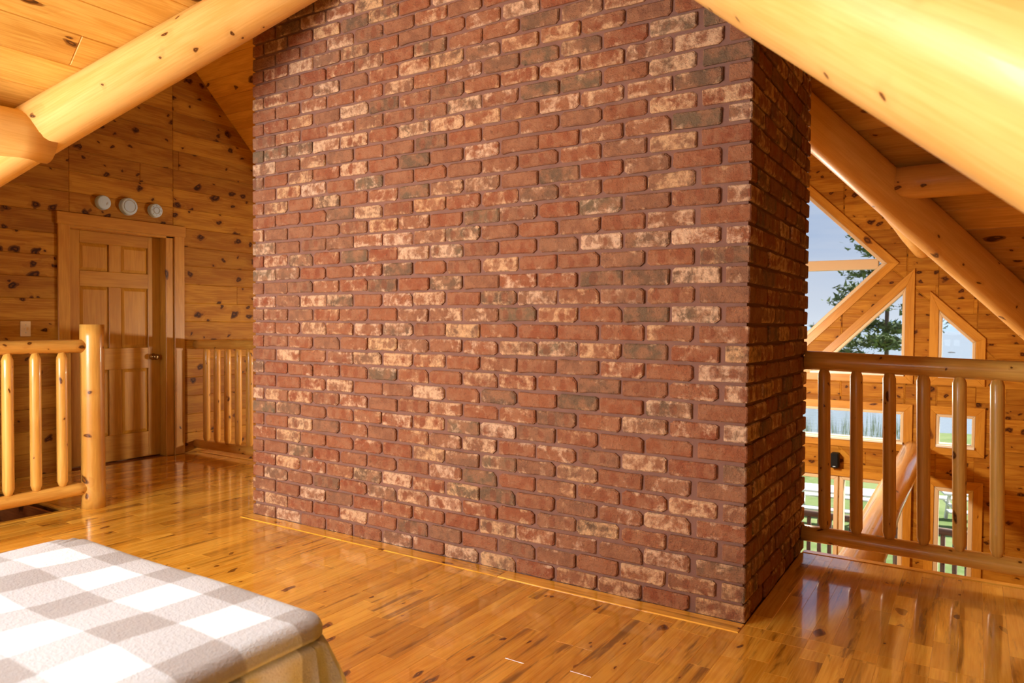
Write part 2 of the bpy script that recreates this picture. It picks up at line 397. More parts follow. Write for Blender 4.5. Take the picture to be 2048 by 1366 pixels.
def brick_material():
    m = NT('old_brick'); uv = m.n('ShaderNodeUVMap', uv_map='loc').outputs[0]
    _, at, oc = m.rnd()
    rv = m.vmath('ADD', at, oc); r1, r2, r3 = m.sep(rv)
    X, Z, _ = m.sep(uv)
    def at_(k): return m.math('FRACT', m.math('MULTIPLY', r3, k))
    ox = m.math('MULTIPLY', r1, 23.0); oz = m.math('MULTIPLY', r2, 31.0); oy = m.math('MULTIPLY', r3, 17.0)
    p = m.comb(m.math('ADD', X, ox), oy, m.math('ADD', Z, oz))
    body = m.n('ShaderNodeValToRGB'); e = body.color_ramp.elements
    e[0].position = 0.0; e[0].color = (0.27, 0.082, 0.037, 1)
    e[1].position = 1.0; e[1].color = (0.185, 0.125, 0.072, 1)
    for pos, c in ((0.30, (0.31, 0.112, 0.050, 1)), (0.55, (0.26, 0.105, 0.053, 1)), (0.78, (0.24, 0.118, 0.066, 1)), (0.90, (0.165, 0.098, 0.058, 1))):
        q = e.new(pos); q.color = c
    m.l(r1, body.inputs[0])
    n1 = m.noise(p, 16, 4, 0.6); n2 = m.noise(p, 45, 3, 0.65); n3 = m.noise(p, 220, 2, 0.6)
    c = m.mix(m.smooth(n1, 0.38, 0.62, 0, 0.7), body.outputs[0], (0.36, 0.165, 0.085, 1))
    # pairs of dark red pressed spots
    d1 = m.math('ABSOLUTE', m.math('SUBTRACT', m.math('ABSOLUTE', m.math('ADD', X, m.math('MULTIPLY', m.math('SUBTRACT', at_(9.0), 0.5), 0.05))), 0.042))
    d = m.math('SQRT', m.math('ADD', m.math('POWER', m.math('DIVIDE', d1, 0.019), 2.0), m.math('POWER', m.math('DIVIDE', m.math('ABSOLUTE', Z), 0.026), 2.0)))
    d = m.math('ADD', d, m.math('MULTIPLY', m.math('SUBTRACT', n1, 0.5), 2.6))
    sp = m.math('MULTIPLY', m.smooth(d, 1.15, 0.75), m.math('GREATER_THAN', at_(5.0), 0.66))
    c = m.mix(m.math('MULTIPLY', sp, 0.42), c, (0.235, 0.060, 0.026, 1))
    # cream whitewash left in patches, different on every brick, more towards the arrises
    pw = p
    wn = m.noise(pw, 15, 5, 0.66, 0.35); sx, sy, sz = m.sep(pw)
    fing = m.noise(m.comb(m.math('MULTIPLY', sx, 75.0), sy, m.math('MULTIPLY', sz, 20.0)), 1.0, 3, 0.6)
    edge = m.smooth(m.math('ABSOLUTE', Z), 0.012, 0.034, 0.0, 0.07)
    w = m.math('ADD', m.math('ADD', m.math('MULTIPLY', wn, 0.85), m.math('MULTIPLY', fing, 0.15)), edge)
    lev = m.math('SUBTRACT', 0.69, m.math('MULTIPLY', m.math('POWER', r2, 1.4), 0.23))
    wm = m.smooth(m.math('SUBTRACT', w, lev), -0.06, 0.11)
    wm = m.math('MULTIPLY', wm, m.smooth(n2, 0.30, 0.55, 0.25, 1.0))
    wm = m.math('MULTIPLY', wm, m.math('SUBTRACT', 1.0, m.math('MULTIPLY', sp, 0.6)))
    cream = m.mix(at_(13.0), (0.66, 0.40, 0.20, 1), (0.70, 0.47, 0.31, 1))
    c = m.mix(m.math('MULTIPLY', wm, 0.95), c, cream)
    c = m.mix(m.smooth(n2, 0.58, 0.76, 0.0, 0.45), c, (0.085, 0.032, 0.018, 1))
    c = m.mix(m.smooth(n3, 0.62, 0.8, 0.0, 0.5), c, (0.07, 0.03, 0.02, 1))
    m.l(c, m.b.inputs['Base Color']); m.b.inputs['Roughness'].default_value = 0.85; m.b.inputs['Specular IOR Level'].default_value = 0.25
    m.bump(m.math('ADD', m.math('MULTIPLY', n2, 0.8), m.math('MULTIPLY', n3, 0.3)), 0.9, 0.015)
    return m.m
M_brick = brick_material()
def mortar_material():
    m = NT('mauve_mortar'); tc = m.n('ShaderNodeTexCoord').outputs['Object']
    c = m.mix(m.noise(tc, 9, 4), (0.20, 0.095, 0.068, 1), (0.30, 0.155, 0.115, 1))
    m.l(c, m.b.inputs['Base Color']); m.b.inputs['Roughness'].default_value = 0.95; m.b.inputs['Specular IOR Level'].default_value = 0.15
    m.bump(m.noise(tc, 90, 4, 0.7), 0.5, 0.006); return m.m
M_mortar = mortar_material()
def fleece_material():
    m = NT('check_fleece'); uv = m.n('ShaderNodeUVMap', uv_map='UVMap').outputs[0]; tc = m.n('ShaderNodeTexCoord').outputs['Object']
    wob = m.vmath('MULTIPLY', m.vmath('SUBTRACT', m.noise(tc, 7, 3, out=1), (0.5, 0.5, 0.5)), (0.012, 0.012, 0))
    x, y, _ = m.sep(m.vmath('ADD', uv, wob))
    def band(v, off, period, frac):
        t = m.math('FRACT', m.math('DIVIDE', m.math('SUBTRACT', v, off), period))
        d = m.math('ABSOLUTE', m.math('SUBTRACT', t, 0.5*frac))
        return m.smooth(d, 0.5*frac+0.022, 0.5*frac-0.022)          # 1 inside the dark stripe
    bx = band(x, -0.502, 0.2435, 0.47); by = band(y, -1.952, 0.270, 0.50)
    s = m.math('ADD', bx, by)
    c = m.mix(m.smooth(s, 0.0, 1.0), (0.84, 0.87, 0.92, 1), (0.47, 0.485, 0.51, 1))
    c = m.mix(m.smooth(s, 1.0, 2.0), c, (0.30, 0.275, 0.265, 1))
    pile = m.noise(tc, 230, 3, 0.7); tuft = m.noise(tc, 95, 2, 0.6)
    c = m.mix(m.smooth(pile, 0.55, 0.30, 0, 0.22), c, (0.25, 0.20, 0.18, 1))
    m.l(c, m.b.inputs['Base Color']); m.b.inputs['Roughness'].default_value = 1.0; m.b.inputs['Specular IOR Level'].default_value = 0.05
    m.b.inputs['Sheen Weight'].default_value = 0.35; m.b.inputs['Sheen Roughness'].default_value = 0.6
    m.bump(m.math('ADD', m.math('MULTIPLY', pile, 0.8), m.math('MULTIPLY', tuft, 0.7)), 0.55, 0.008); return m.m
M_fleece = fleece_material()
def ground_material():
    m = NT('lawn'); tc = m.n('ShaderNodeTexCoord').outputs['Object']
    c = m.mix(m.smooth(m.noise(tc, 0.35, 5, 0.65), 0.35, 0.65), (0.12, 0.18, 0.055, 1), (0.20, 0.25, 0.10, 1))
    c = m.mix(m.smooth(m.noise(tc, 5, 4, 0.7), 0.45, 0.8, 0, 0.6), c, (0.27, 0.29, 0.15, 1))
    m.l(c, m.b.inputs['Base Color']); m.b.inputs['Roughness'].default_value = 1; m.b.inputs['Specular IOR Level'].default_value = 0.1; return m.m
M_lawn = ground_material()
def water_material():
    m = NT('lake_water'); tc = m.n('ShaderNodeTexCoord').outputs['Object']
    m.b.inputs['Base Color'].default_value = (0.24, 0.29, 0.32, 1); m.b.inputs['Roughness'].default_value = 0.22
    m.bump(m.noise(m.vmath('MULTIPLY', tc, (0.6, 2.2, 1)), 0.8, 3), 0.25, 0.3); return m.m
M_water = water_material()
def leaf_material(name, a, b):
    m = NT(name); tc = m.n('ShaderNodeTexCoord').outputs['Object']
    m.l(m.mix(m.noise(tc, 2.5, 3), a, b), m.b.inputs['Base Color']); m.b.inputs['Roughness'].default_value = 0.8; m.b.inputs['Specular IOR Level'].default_value = 0.2
    return m.m
M_needle = leaf_material('pine_needles', (0.075, 0.13, 0.05, 1), (0.22, 0.27, 0.11, 1))
M_reed = leaf_material('reeds', (0.22, 0.27, 0.10, 1), (0.40, 0.42, 0.22, 1))
M_bark = plain('bark', (0.16, 0.11, 0.085, 1), 0.9)
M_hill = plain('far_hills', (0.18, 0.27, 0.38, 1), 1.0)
M_rock = plain('lake_rock', (0.12, 0.11, 0.10, 1), 0.9)

# ------------------------------------------------------------------ dimensions
XC, YC, RIDGE = -1.55, 0.60, 4.09            # the two roof ridges cross above the chimney
XW, YN, YS, XE = -5.37, 7.0, -4.10, 3.60     # door wall, lake wall, bedroom gable, right gable
CHX, CHY = -3.08, 1.21                       # chimney: x CHX..0, y 0..CHY
EDGE = 1.13                                  # loft planks end, nosing beyond
BW = 0.172                                   # board width
LOW = -2.75                                  # floor of the great room
STAIR = [(XW+0.07, YS), (-4.16, YS), (-4.16, -0.58), (XW+0.07, -0.58)]

# ------------------------------------------------------------------ chimney
def build_chimney():
    L, C, J = 0.22, 0.082, 0.013
    root = empty('brick_chimney', (CHX/2, CHY/2, 0))
    tag(root, 'broad old red brick chimney with worn whitewash rising through the loft floor', 'chimney')
    rec = 0.013
    box('mortar_core', (CHX+rec, rec, -0.02), (-rec, CHY-rec, RIDGE+0.06), M_mortar, root, b=0.001)
    q = random.Random(3)
    def face_variant(lx, lz):                       # rounded, hand-moulded front; local -Y faces out
        hx, hz = lx/2, lz/2; pts = []; c = [q.uniform(0.004, 0.017) if q.random() < 0.6 else q.uniform(0.003, 0.007) for _ in range(4)]
        sx = q.uniform(-0.002, 0.002)
        mid = lambda s: (q.uniform(-0.25, 0.25)*lx, s*hz+q.uniform(-0.0025, 0.0012)*s)
        pts = [(-hx+c[0]*1.3, -hz), mid(-1), (hx-c[1]*1.3, -hz), (hx, -hz+c[1]), (hx, hz-c[2]), (hx-c[2]*1.3, hz), mid(1), (-hx+c[3]*1.3, hz), (-hx, hz-c[3]), (-hx, -hz+c[0])]
        pts = [(x+q.uniform(-.0018, .0018), z+q.uniform(-.0018, .0018)+sx*x/hx) for x, z in pts]
        out = q.uniform(-0.0035, 0.0035); n = len(pts); v = []
        tl = q.uniform(-0.003, 0.003)
        v += [(x, 0.03, z) for x, z in pts]
        v += [(x, 0.0055-out+tl*x/hx, z) for x, z in pts]
        v += [(x*(1-0.0055/hx), -out+tl*x/hx, z*(1-0.0055/hz)) for x, z in pts]
        f = []
        for r in range(2):
            for i in range(n):
                j = (i+1) % n; f.append((r*n+i, r*n+j, (r+1)*n+j, (r+1)*n+i))
        f.append(tuple(2*n+i for i in range(n)))
        return v, f
    def corner_variant(sx, sy, sz):
        me = bevel_box('brick', sx, sy, sz, b=0.0048, jit=0.0018, rnd=q)
        d = [tuple(v.co) for v in me.vertices], [tuple(p.vertices) for p in me.polygons]
        bpy.data.meshes.remove(me); return d
    lf, lh, hz = L-J, L/2-J, C-J
    pool = {'full': [face_variant(lf, hz) for _ in range(26)], 'side': [face_variant(lf-0.010, hz) for _ in range(16)],
            'cornerx': [corner_variant(lf, lh, hz) for _ in range(10)], 'cornery': [corner_variant(lh, lf, hz) for _ in range(10)]}
    def loc_uv(v, f):                                # brick-local position on each face, for the material
        res = []
        for g in f:
            a, b, c = (Vector(v[i]) for i in g[:3]); n = (b-a).cross(c-a); ax = abs(n.x) > abs(n.y)
            for i in g: res += [v[i][1] if ax else v[i][0], v[i][2]]
        return res
    items = []                                       # (kind, matrix, shown area)
    def put(kind, M, sx, sz, ax):                    # ax: local outward face corners for the area
        pts = [M @ Vector((a*sx/2, ax, b*sz/2)) for a, b in ((-1, -1), (1, -1), (1, 1), (-1, 1))]
        items.append((kind, M, shown_area(pts)))
    T = Matrix.Translation
    NC = int((RIDGE+0.03)/C)
    for k in range(NC):
        z = k*C+C/2-J/2+0.001; odd = k % 2 == 0
        jz = lambda: q.uniform(-0.0025, 0.0025)
        # corners (box bricks); right-front, right-back, left-front, left-back
        for cx, cy, sx, sy in ((0, 0, -1, 1), (0, CHY, -1, -1), (CHX, 0, 1, 1), (CHX, CHY, 1, -1)):
            longx = odd if cy == 0 else not odd
            wx, wy = (lf, lh) if longx else (lh, lf)
            M = T((cx+sx*wx/2, cy+sy*wy/2, z+jz()))
            kind = 'cornerx' if longx else 'cornery'
            items.append((kind, M, shown_area([M @ Vector((a*wx/2, -wy/2, b*hz/2)) for a, b in ((-1, -1), (1, -1), (1, 1), (-1, 1))])
                          if cy == 0 else (shown_area([M @ Vector((wx/2, a*wy/2, b*hz/2)) for a, b in ((-1, -1), (1, -1), (1, 1), (-1, 1))]) if cx == 0 else 0)))
        # front and back
        for yb, rot in ((0, 0), (CHY, math.pi)):
            n0 = 12 if (odd if yb == 0 else not odd) else 13
            start = CHX+(L if n0 == 12 else L/2)
            for i in range(n0):
                M = T((start+i*L+lf/2+q.uniform(-.003, .003)+(L*0-J/2+0.006), yb, z+jz())) @ Matrix.Rotation(rot+0, 4, 'Z')
                items.append(('full', M, shown_area([M @ Vector((a*lf/2, 0, b*hz/2)) for a, b in ((-1, -1), (1, -1), (1, 1), (-1, 1))]) if yb == 0 else 0))
        # right and left faces
        for xb, rot in ((0, math.pi/2), (CHX, -math.pi/2)):
            s = 0.5 if odd else 1.0
            for i in range(4 if True else 0):
                M = T((xb, (s+i)*L+lf/2+q.uniform(-.003, .003), z+jz())) @ Matrix.Rotation(rot, 4, 'Z')
                items.append(('side', M, shown_area([M @ Vector((a*lf/2, 0, b*hz/2)) for a, b in ((-1, -1), (1, -1), (1, 1), (-1, 1))]) if xb == 0 else 0))
    order = sorted(range(len(items)), key=lambda i: -items[i][2]); top = set(order[:300])
    meshes = {}
    V, Fs, A, LU = [], [], [], []
    for i, (kind, M, ar) in enumerate(items):
        k = q.randrange(len(pool[kind])); c = (q.random(), q.random(), q.random(), 1)
        if i in top:
            if (kind, k) not in meshes:
                me = mesh('brick', *pool[kind][k]); me.materials.append(M_brick); meshes[(kind, k)] = me
                ul = me.uv_layers.new(name='loc'); ul.data.foreach_set('uv', loc_uv(*pool[kind][k]))
            link('brick', meshes[(kind, k)], None, root, M, color=c)
        else:
            v, f = pool[kind][k]; b = len(V); LU += loc_uv(v, f); V += [tuple(M @ Vector(p)) for p in v]; Fs += [tuple(a+b for a in g) for g in f]; A += [c]*sum(len(g) for g in f)
    me = mesh('brick_field', V, Fs); ul = me.uv_layers.new(name='loc'); ul.data.foreach_set('uv', LU); at = me.color_attributes.new('rnd', 'FLOAT_COLOR', 'CORNER'); at.data.foreach_set('color', [x for c in A for x in c])
    o = link('brick_field', me, M_brick, root, Matrix(), color=(0, 0, 0, 1)); o['kind'] = 'stuff'
build_chimney()

# ------------------------------------------------------------------ floors
def build_floor():
    fl = empty('floor'); tag(fl, 'glossy orange hickory plank floor of the loft', kind='structure')
    rect = [(XW-0.1, YS), (XE, YS), (XE, 1.14), (XW-0.1, 1.14)]
    chim = [(CHX, 0.0), (0.0, 0.0), (0.0, CHY), (CHX, CHY)]
    # slab under the planks (u = x, v = y)
    M = basis((1, 0, 0), (0, 0, 1), (0, 0, -0.018)); sl = []
    for p in subtract([rect], STAIR): sl.append(prism_data(p, 0.24, 0))
    joined('subfloor', sl, M_dark, fl, M, R)
    # planks along Y: u = y, v = -x
    M = basis((0, 1, 0), (0, 0, 1), (0, 0, 0)); W = 0.082
    sw = lambda P: [(y, -x) for x, y in P]
    border = [(CHX, -0.095), (0.0, -0.095), (0.0, 0.01), (CHX, 0.01)]
    reg = ccw(sw([(XW+0.005, YS), (XE, YS), (XE, EDGE), (XW+0.005, EDGE)]))
    ps = strips(reg, [ccw(sw(chim)), ccw(sw(border)), ccw(sw(STAIR))], W, 0.0, (0.30, 0.95), R)
    sc = sorted(((shown_area([M @ Vector((u, v, 0)) for u, v in p]), i) for i, p in enumerate(ps)), reverse=True)
    top = {i for a, i in sc[:290] if a > 30}
    pieces('plank', [ps[i] for i in sorted(top)], M, 0.018, M_floor, fl, ch=0.0008)
    d = [prism_data(ps[i], 0.018, 0.0008) for i in range(len(ps)) if i not in top]
    o = joined('plank_field', [x for x in d if x], M_floor, fl, M, R); o['kind'] = 'stuff'
    # border board along the foot of the chimney and the nosing boards at the loft edge
    M = basis((1, 0, 0), (0, 0, 1), (0, 0, 0))
    cuts = [CHX, -2.2, -1.15, 0.0]
    pieces('border_board', [[(a, -0.095), (b, -0.095), (b, 0.0), (a, 0.0)] for a, b in zip(cuts, cuts[1:])], M @ Matrix.Translation((0, 0, 0.004)), 0.022, M_floor, fl, ch=0.003)
    for a, b in ((XW, -4.2), (-4.2, CHX), (0.0, 1.6), (1.6, XE)):
        box('nosing', (a, EDGE, -0.03), (b, 1.195, 0.003), M_floor, fl, b=0.010)
    box('nosing', (-4.16, YS, -0.03), (-4.10, -0.58, 0.003), M_floor, fl, b=0.010, grain='y')
    box('nosing', (XW+0.07, -0.60, -0.03), (-4.10, -0.53, 0.003), M_floor, fl, b=0.010)
    box('fascia', (XW, 1.14, -0.28), (XE, 1.165, -0.03), M_trim, fl)
    g = box('floor_lower', (XW-0.3, YS, LOW-0.1), (XE, YN+0.1, LOW), M_floor, None); tag(g, 'plank floor of the great room below the loft', kind='structure')
    # staircase going down behind the railing
    st = empty('staircase', (-4.7, -0.6, 0)); tag(st, 'dark wooden stairs going down behind the log railing by the door', 'stairs')
    for k in range(1, 10):
        box('tread', (XW+0.08, -0.62-0.25*k-0.03, -0.19*k-0.035), (-4.19, -0.62-0.25*(k-1), -0.19*k), M_dark, st)
        box('riser', (XW+0.09, -0.62-0.25*(k-1)-0.02, -0.19*k), (-4.20, -0.62-0.25*(k-1), -0.19*(k-1)-0.03), M_dark, st)
    w = box('wall_stair', (-4.185, YS, LOW), (-4.165, -0.58, -0.03), M_wall, None); tag(w, 'boarded side wall of the stairwell', kind='structure')
build_floor()

# ------------------------------------------------------------------ windows
WIN_N = 0
def window(poly, M, label, panes=None, sill=True, casing=0.093, frame=0.044, mull=()):
    """poly: glass outline in the wall's (u, v); M maps to the world, normal into the room"""
    global WIN_N; WIN_N += 1
    w = empty('window_%d' % WIN_N); tag(w, label, kind='structure')
    g = ccw(poly); f = ccw(offset(g, frame)); c = ccw(offset(f, casing))
    def near(P, q): return min(P, key=lambda p: (p[0]-q[0])**2+(p[1]-q[1])**2)
    n = len(g)
    def ring(inner, outer, name, mat, z, t, ch):
        I, O = clean(inner), clean(outer)
        best = min(range(len(O)), key=lambda k: sum((O[(i+k) % len(O)][0]-I[i][0])**2+(O[(i+k) % len(O)][1]-I[i][1])**2 for i in range(len(I))))
        O = [O[(i+best) % len(O)] for i in range(len(O))]
        for i in range(len(I)):
            j = (i+1) % len(I); q = [I[i], O[i], O[j], I[j]]
            cx = sum(p[0] for p in q)/4; cy = sum(p[1] for p in q)/4
            ang = math.atan2(I[j][1]-I[i][1], I[j][0]-I[i][0]); ca, sa = math.cos(-ang), math.sin(-ang)
            loc = [((p[0]-cx)*ca-(p[1]-cy)*sa, (p[0]-cx)*sa+(p[1]-cy)*ca) for p in q]
            d = prism_data(loc, t, ch)
            if d: link(name, mesh(name, *d), mat, w, M @ Matrix.Translation((cx, cy, z)) @ Matrix.Rotation(ang, 4, 'Z'))
    ring(g, f, 'frame', M_frame, 0.012, 0.14, 0.006)
    if casing: ring(f, c, 'casing', M_trim, 0.020, 0.022, 0.003)
    for p in (panes or [g]):
        d = prism_data(offset(ccw(p), 0.01), 0.006, 0); link('pane', mesh('pane', *d), M_glass, w, M @ Matrix.Translation((0, 0, -0.075)))
    for a in mull:
        d = prism_data(a, 0.12, 0.006); link('mullion', mesh('mullion', *d), M_frame, w, M @ Matrix.Translation((0, 0, 0.008)))
    if sill:
        lo = min(v for u, v in g); us = [u for u, v in f if v < lo+0.01]
        if len(us) >= 2:
            q = [(min(us)+0.005, lo-frame-0.004), (max(us)-0.005, lo-frame-0.004), (max(us)-0.005, lo-0.012), (min(us)+0.005, lo-0.012)]
            d = prism_data(q, 0.06, 0.004); link('sill', mesh('sill', *d), M_sill, w, M @ Matrix.Translation((0, 0, 0.045)))
    return w, f

# ------------------------------------------------------------------ roof and ceiling
def build_ceiling():
    cl = empty('ceiling'); tag(cl, 'sloping knotty pine board ceilings of the two crossing gables', kind='structure')
    rect = [(XW-0.06, YS-0.1), (XE+0.1, YS-0.1), (XE+0.1, YN+0.1), (XW-0.06, YN+0.1)]
    s2 = math.sqrt(2)
    for quad in 'NSEW':
        for side in (-1, 1):
            p = [(x-XC, y-YC) for x, y in rect]
            if quad == 'N': p = clip(clip(p, -1, -1, 0), 1, -1, 0); p = clip(p, -side, 0, 0)
            if quad == 'S': p = clip(clip(p, 1, 1, 0), -1, 1, 0); p = clip(p, -side, 0, 0)
            if quad == 'E': p = clip(clip(p, -1, 1, 0), -1, -1, 0); p = clip(p, 0, -side, 0)
            if quad == 'W': p = clip(clip(p, 1, 1, 0), 1, -1, 0); p = clip(p, 0, -side, 0)
            if quad in 'NS':
                p = clip(p, side, 0, 4.85); U = Vector((0, 1, 0)); N = Vector((-side, 0, -1)).normalized(); M = basis(U, N, (XC, YC, RIDGE))
            else:
                p = clip(p, 0, side, 4.85); U = Vector((1, 0, 0)); N = Vector((0, -side, -1)).normalized(); M = basis(U, N, (XC, YC, RIDGE))
            if len(p) < 3: continue
            Mi = M.inverted(); loc = []
            for a, b in p:
                h = RIDGE-(abs(a) if quad in 'NS' else abs(b)); w = Mi @ Vector((XC+a, YC+b, h)); loc.append((w.x, w.y))
            loc = ccw(loc)
            # solid deck above the boards
            holes = []
            if (quad, side) == ('S', -1):               # skylight above the bed
                c = Mi @ Vector((-2.35, -3.0, RIDGE-(XC+2.35)))
                g = [(c.x-0.6, c.y-0.45), (c.x+0.6, c.y-0.45), (c.x+0.6, c.y+0.45), (c.x-0.6, c.y+0.45)]
                holes = [window(g, M, 'skylight in the ceiling slope above the bed', sill=False)[1]]
            dk = [loc]
            for h in holes: dk = subtract(dk, h)
            joined('roof_deck', [prism_data(x, 0.10, 0) for x in dk], M_dark, cl, M @ Matrix.Translation((0, 0, -0.019)), R)
            seen = (quad, side) in (('S', -1), ('W', 1), ('E', 1), ('N', 1))
            w0 = loc[0][1]; sgn = 1 if max(v for u, v in loc) > 0.1 else -1
            bs = strips(loc, holes, BW, 0.139 if quad in 'EW' else 0.006, (1.6, 4.2), R)
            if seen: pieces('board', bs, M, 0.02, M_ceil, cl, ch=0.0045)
            else:
                o = joined('board_field', [x for x in (prism_data(b, 0.02, 0.0045) for b in bs) if x], M_ceil, cl, M, R); o['kind'] = 'stuff'
build_ceiling()

def build_logs():
    r = 0.132; zc = 3.93; s3 = math.sqrt(3)
    def valley(dx, dy, t0, t1, label, seed, mat=M_log):
        a = (XC+dx*t0, YC+dy*t0, zc-t0); b = (XC+dx*t1, YC+dy*t1, zc-t1)
        o = log_between('valley_beam', a, b, r, mat, None, seg=28, rings=30, wob=0.03, seed=seed, r2=r*1.03)
        tag(o, label, 'beam', 'log beams under the roof valleys')
    valley(-1, -1, 0.5, 4.0, 'peeled log roof beam slanting down to the left in front of the door wall', 1)
    valley(1, -1, 0.5, 3.9, 'thick blurred log roof beam close to the camera across the top right corner', 2)
    valley(1, 1, 0.5, 4.4, 'long cracked log roof beam slanting down beyond the right railing', 3, M_logc)
    def purlin(a, b, label, seed, r=0.105):
        o = log_between('purlin', a, b, r, M_log, None, seg=24, rings=20, wob=0.03, seed=seed); tag(o, label, 'beam', 'horizontal log purlins under the ceiling')
    d = 1.78; zp = 2.155
    purlin((XC-d+0.04, YC-d+0.08, zp), (XC-d+0.04, YS, zp), 'short horizontal log butting into the slanting beam at the left edge', 5, 0.120)
    purlin((XC+d+0.05, YC+d, zp), (XE, YC+d, zp), 'horizontal log purlin notched into the cracked beam under the right ceiling', 6)
    purlin((XC+d, YC+d+0.1, zp-0.02), (XC+d, YN-0.02, zp-0.02), 'sunlit log purlin with a rounded end reaching the lake window wall', 7)
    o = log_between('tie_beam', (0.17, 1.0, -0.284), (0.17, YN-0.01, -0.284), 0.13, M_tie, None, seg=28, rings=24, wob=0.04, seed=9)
    tag(o, 'massive log beam with painted sky glare running level from the loft edge to the window wall', 'beam')
build_logs()

# ------------------------------------------------------------------ walls
def wall(name, region, holes, M, mat, label, phase, lengths=(2.2, 4.8), indiv=True, boards=True, t=0.12):
    w = empty(name); tag(w, label, kind='structure')
    ps = [ccw(region)]
    for h in holes: ps = subtract(ps, h)
    joined('backing', [x for x in (prism_data(p, t, 0) for p in ps) if x], M_dark, w, M @ Matrix.Translation((0, 0, -0.018)), R)
    bs = strips(ccw(region), holes, BW, phase, lengths, R)
    if indiv:
        ar = [(shown_area([M @ Vector((u, v, 0)) for u, v in p]), i) for i, p in enumerate(bs)]
        vis = {i for a, i in ar if a > 12}
        pieces('board', [bs[i] for i in sorted(vis)], M, 0.02, mat, w, ch=0.004)
        rest = [prism_data(bs[i], 0.02, 0.004) for i in range(len(bs)) if i not in vis]
    else: rest = [prism_data(b, 0.02, 0.004) for b in bs]
    rest = [x for x in rest if x]
    if rest:
        o = joined('board_field', rest, mat, w, M, R); o['kind'] = 'stuff'
    return w

# lake wall at y = YN: u = x, v = z with the normal towards -y
MN = basis((1, 0, 0), (0, -1, 0), (0, YN, 0))        # local Y = N x U = +z
def fl(P): return [(x, z) for x, z in P]
def mir(P): return [(2*XC-x, z) for x, z in P]
def build_lake_wall():
    dia_t, dia_b, half = 3.32, 0.66, 1.33
    upper = [(XC, 3.33), (-0.295, 2.075), (2*XC+0.295, 2.075)]
    lower = [(2*XC+0.295, 1.912), (XC, 0.657), (-0.295, 1.912)]
    diamond = [(XC, 3.335), (XC-1.335, 2.0), (XC, 0.665), (XC+1.335, 2.0)]
    diamond = [(XC, 3.33), (2*XC+0.215, 1.995), (XC, 0.66), (-0.215, 1.995)]
    tri = [(0.02, 1.615), (-0.935, 0.66), (0.02, 0.66)]
    trap = [(0.44, 1.338), (0.44, 0.66), (0.747, 0.66), (0.747, 1.035)]
    longw = [(-1.45, -0.170), (0.024, -0.170), (0.024, 0.152), (-1.45, 0.152)]
    small = [(0.433, -0.164), (0.759, -0.164), (0.759, 0.152), (0.433, 0.152)]
    lowA = [(-1.30, -2.5), (-0.711, -2.5), (-0.711, -0.731), (-1.30, -0.731)]
    lowB = [(-0.596, -2.5), (0.02, -2.5), (0.02, -0.725), (-0.596, -0.725)]
    lowC = [(0.444, -2.5), (0.740, -2.5), (0.740, -0.729), (0.444, -0.729)]
    W = []
    mul = [fl([(-0.25, 1.93), (2*XC+0.25, 1.93), (2*XC+0.25, 2.055), (-0.25, 2.055)])]
    W.append(window(fl(diamond), MN, 'big diamond gable window with a level crossbar, half hidden by the chimney', mull=mul, sill=False)[1])
    specs = [(tri, 'triangular window with a tall right side above the railing', 'triangular window on the far side of the chimney'),
             (trap, 'small window with a slanted top right corner above the railing', 'small slanted window on the far side of the chimney'),
             (longw, 'long low window over the lake with a sill painted sky-bright behind the balusters', 'long low window on the far side of the chimney'),
             (small, 'small square window behind the fifth baluster of the right railing', 'small square window on the far side of the chimney'),
             (lowA, 'tall glass door pane next to the chimney below the loft', 'tall glass door pane on the far side of the chimney'),
             (lowB, 'tall glass door pane behind the level tie log', 'second tall glass door pane on the far side of the chimney'),
             (lowC, 'narrow tall window low down behind the fifth baluster', 'narrow tall window on the far side of the chimney')]
    for P, lab, labm in specs:
        low = min(z for x, z in P) < -1
        for Q, lb in ((P, lab), (mir(P), labm)):
            f = window(fl(Q), MN, lb, sill=not low, casing=0.0 if P in (lowA, lowB) else 0.093, frame=0.05 if low else 0.036)[1]
            W.append(f)
    reg = fl([(XW-0.2, LOW), (XE, LOW), (XE, RIDGE-(XE-XC)), (XC, RIDGE), (XW-0.2, RIDGE-(XC-XW+0.2))])
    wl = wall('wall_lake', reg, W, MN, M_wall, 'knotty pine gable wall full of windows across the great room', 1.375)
    # head and side casings of the glass doors
    for s in (0, 1):
        for P, nm in (([(-1.36, -0.675), (0.16, -0.675), (0.16, -0.585), (-1.36, -0.585)], 'head_casing'), ([(0.072, -2.6), (0.16, -2.6), (0.16, -0.68), (0.072, -0.68)], 'side_casing')):
            Q = mir(P) if s else P
            us = [-x for x, z in Q]; zs = [z for x, z in Q]
            box(nm, (min(-u for u in us), YN-0.04, min(zs)), (max(-u for u in us), YN-0.0, max(zs)), M_trim, wl, grain='x' if nm[0] == 'h' else 'z')
build_lake_wall()

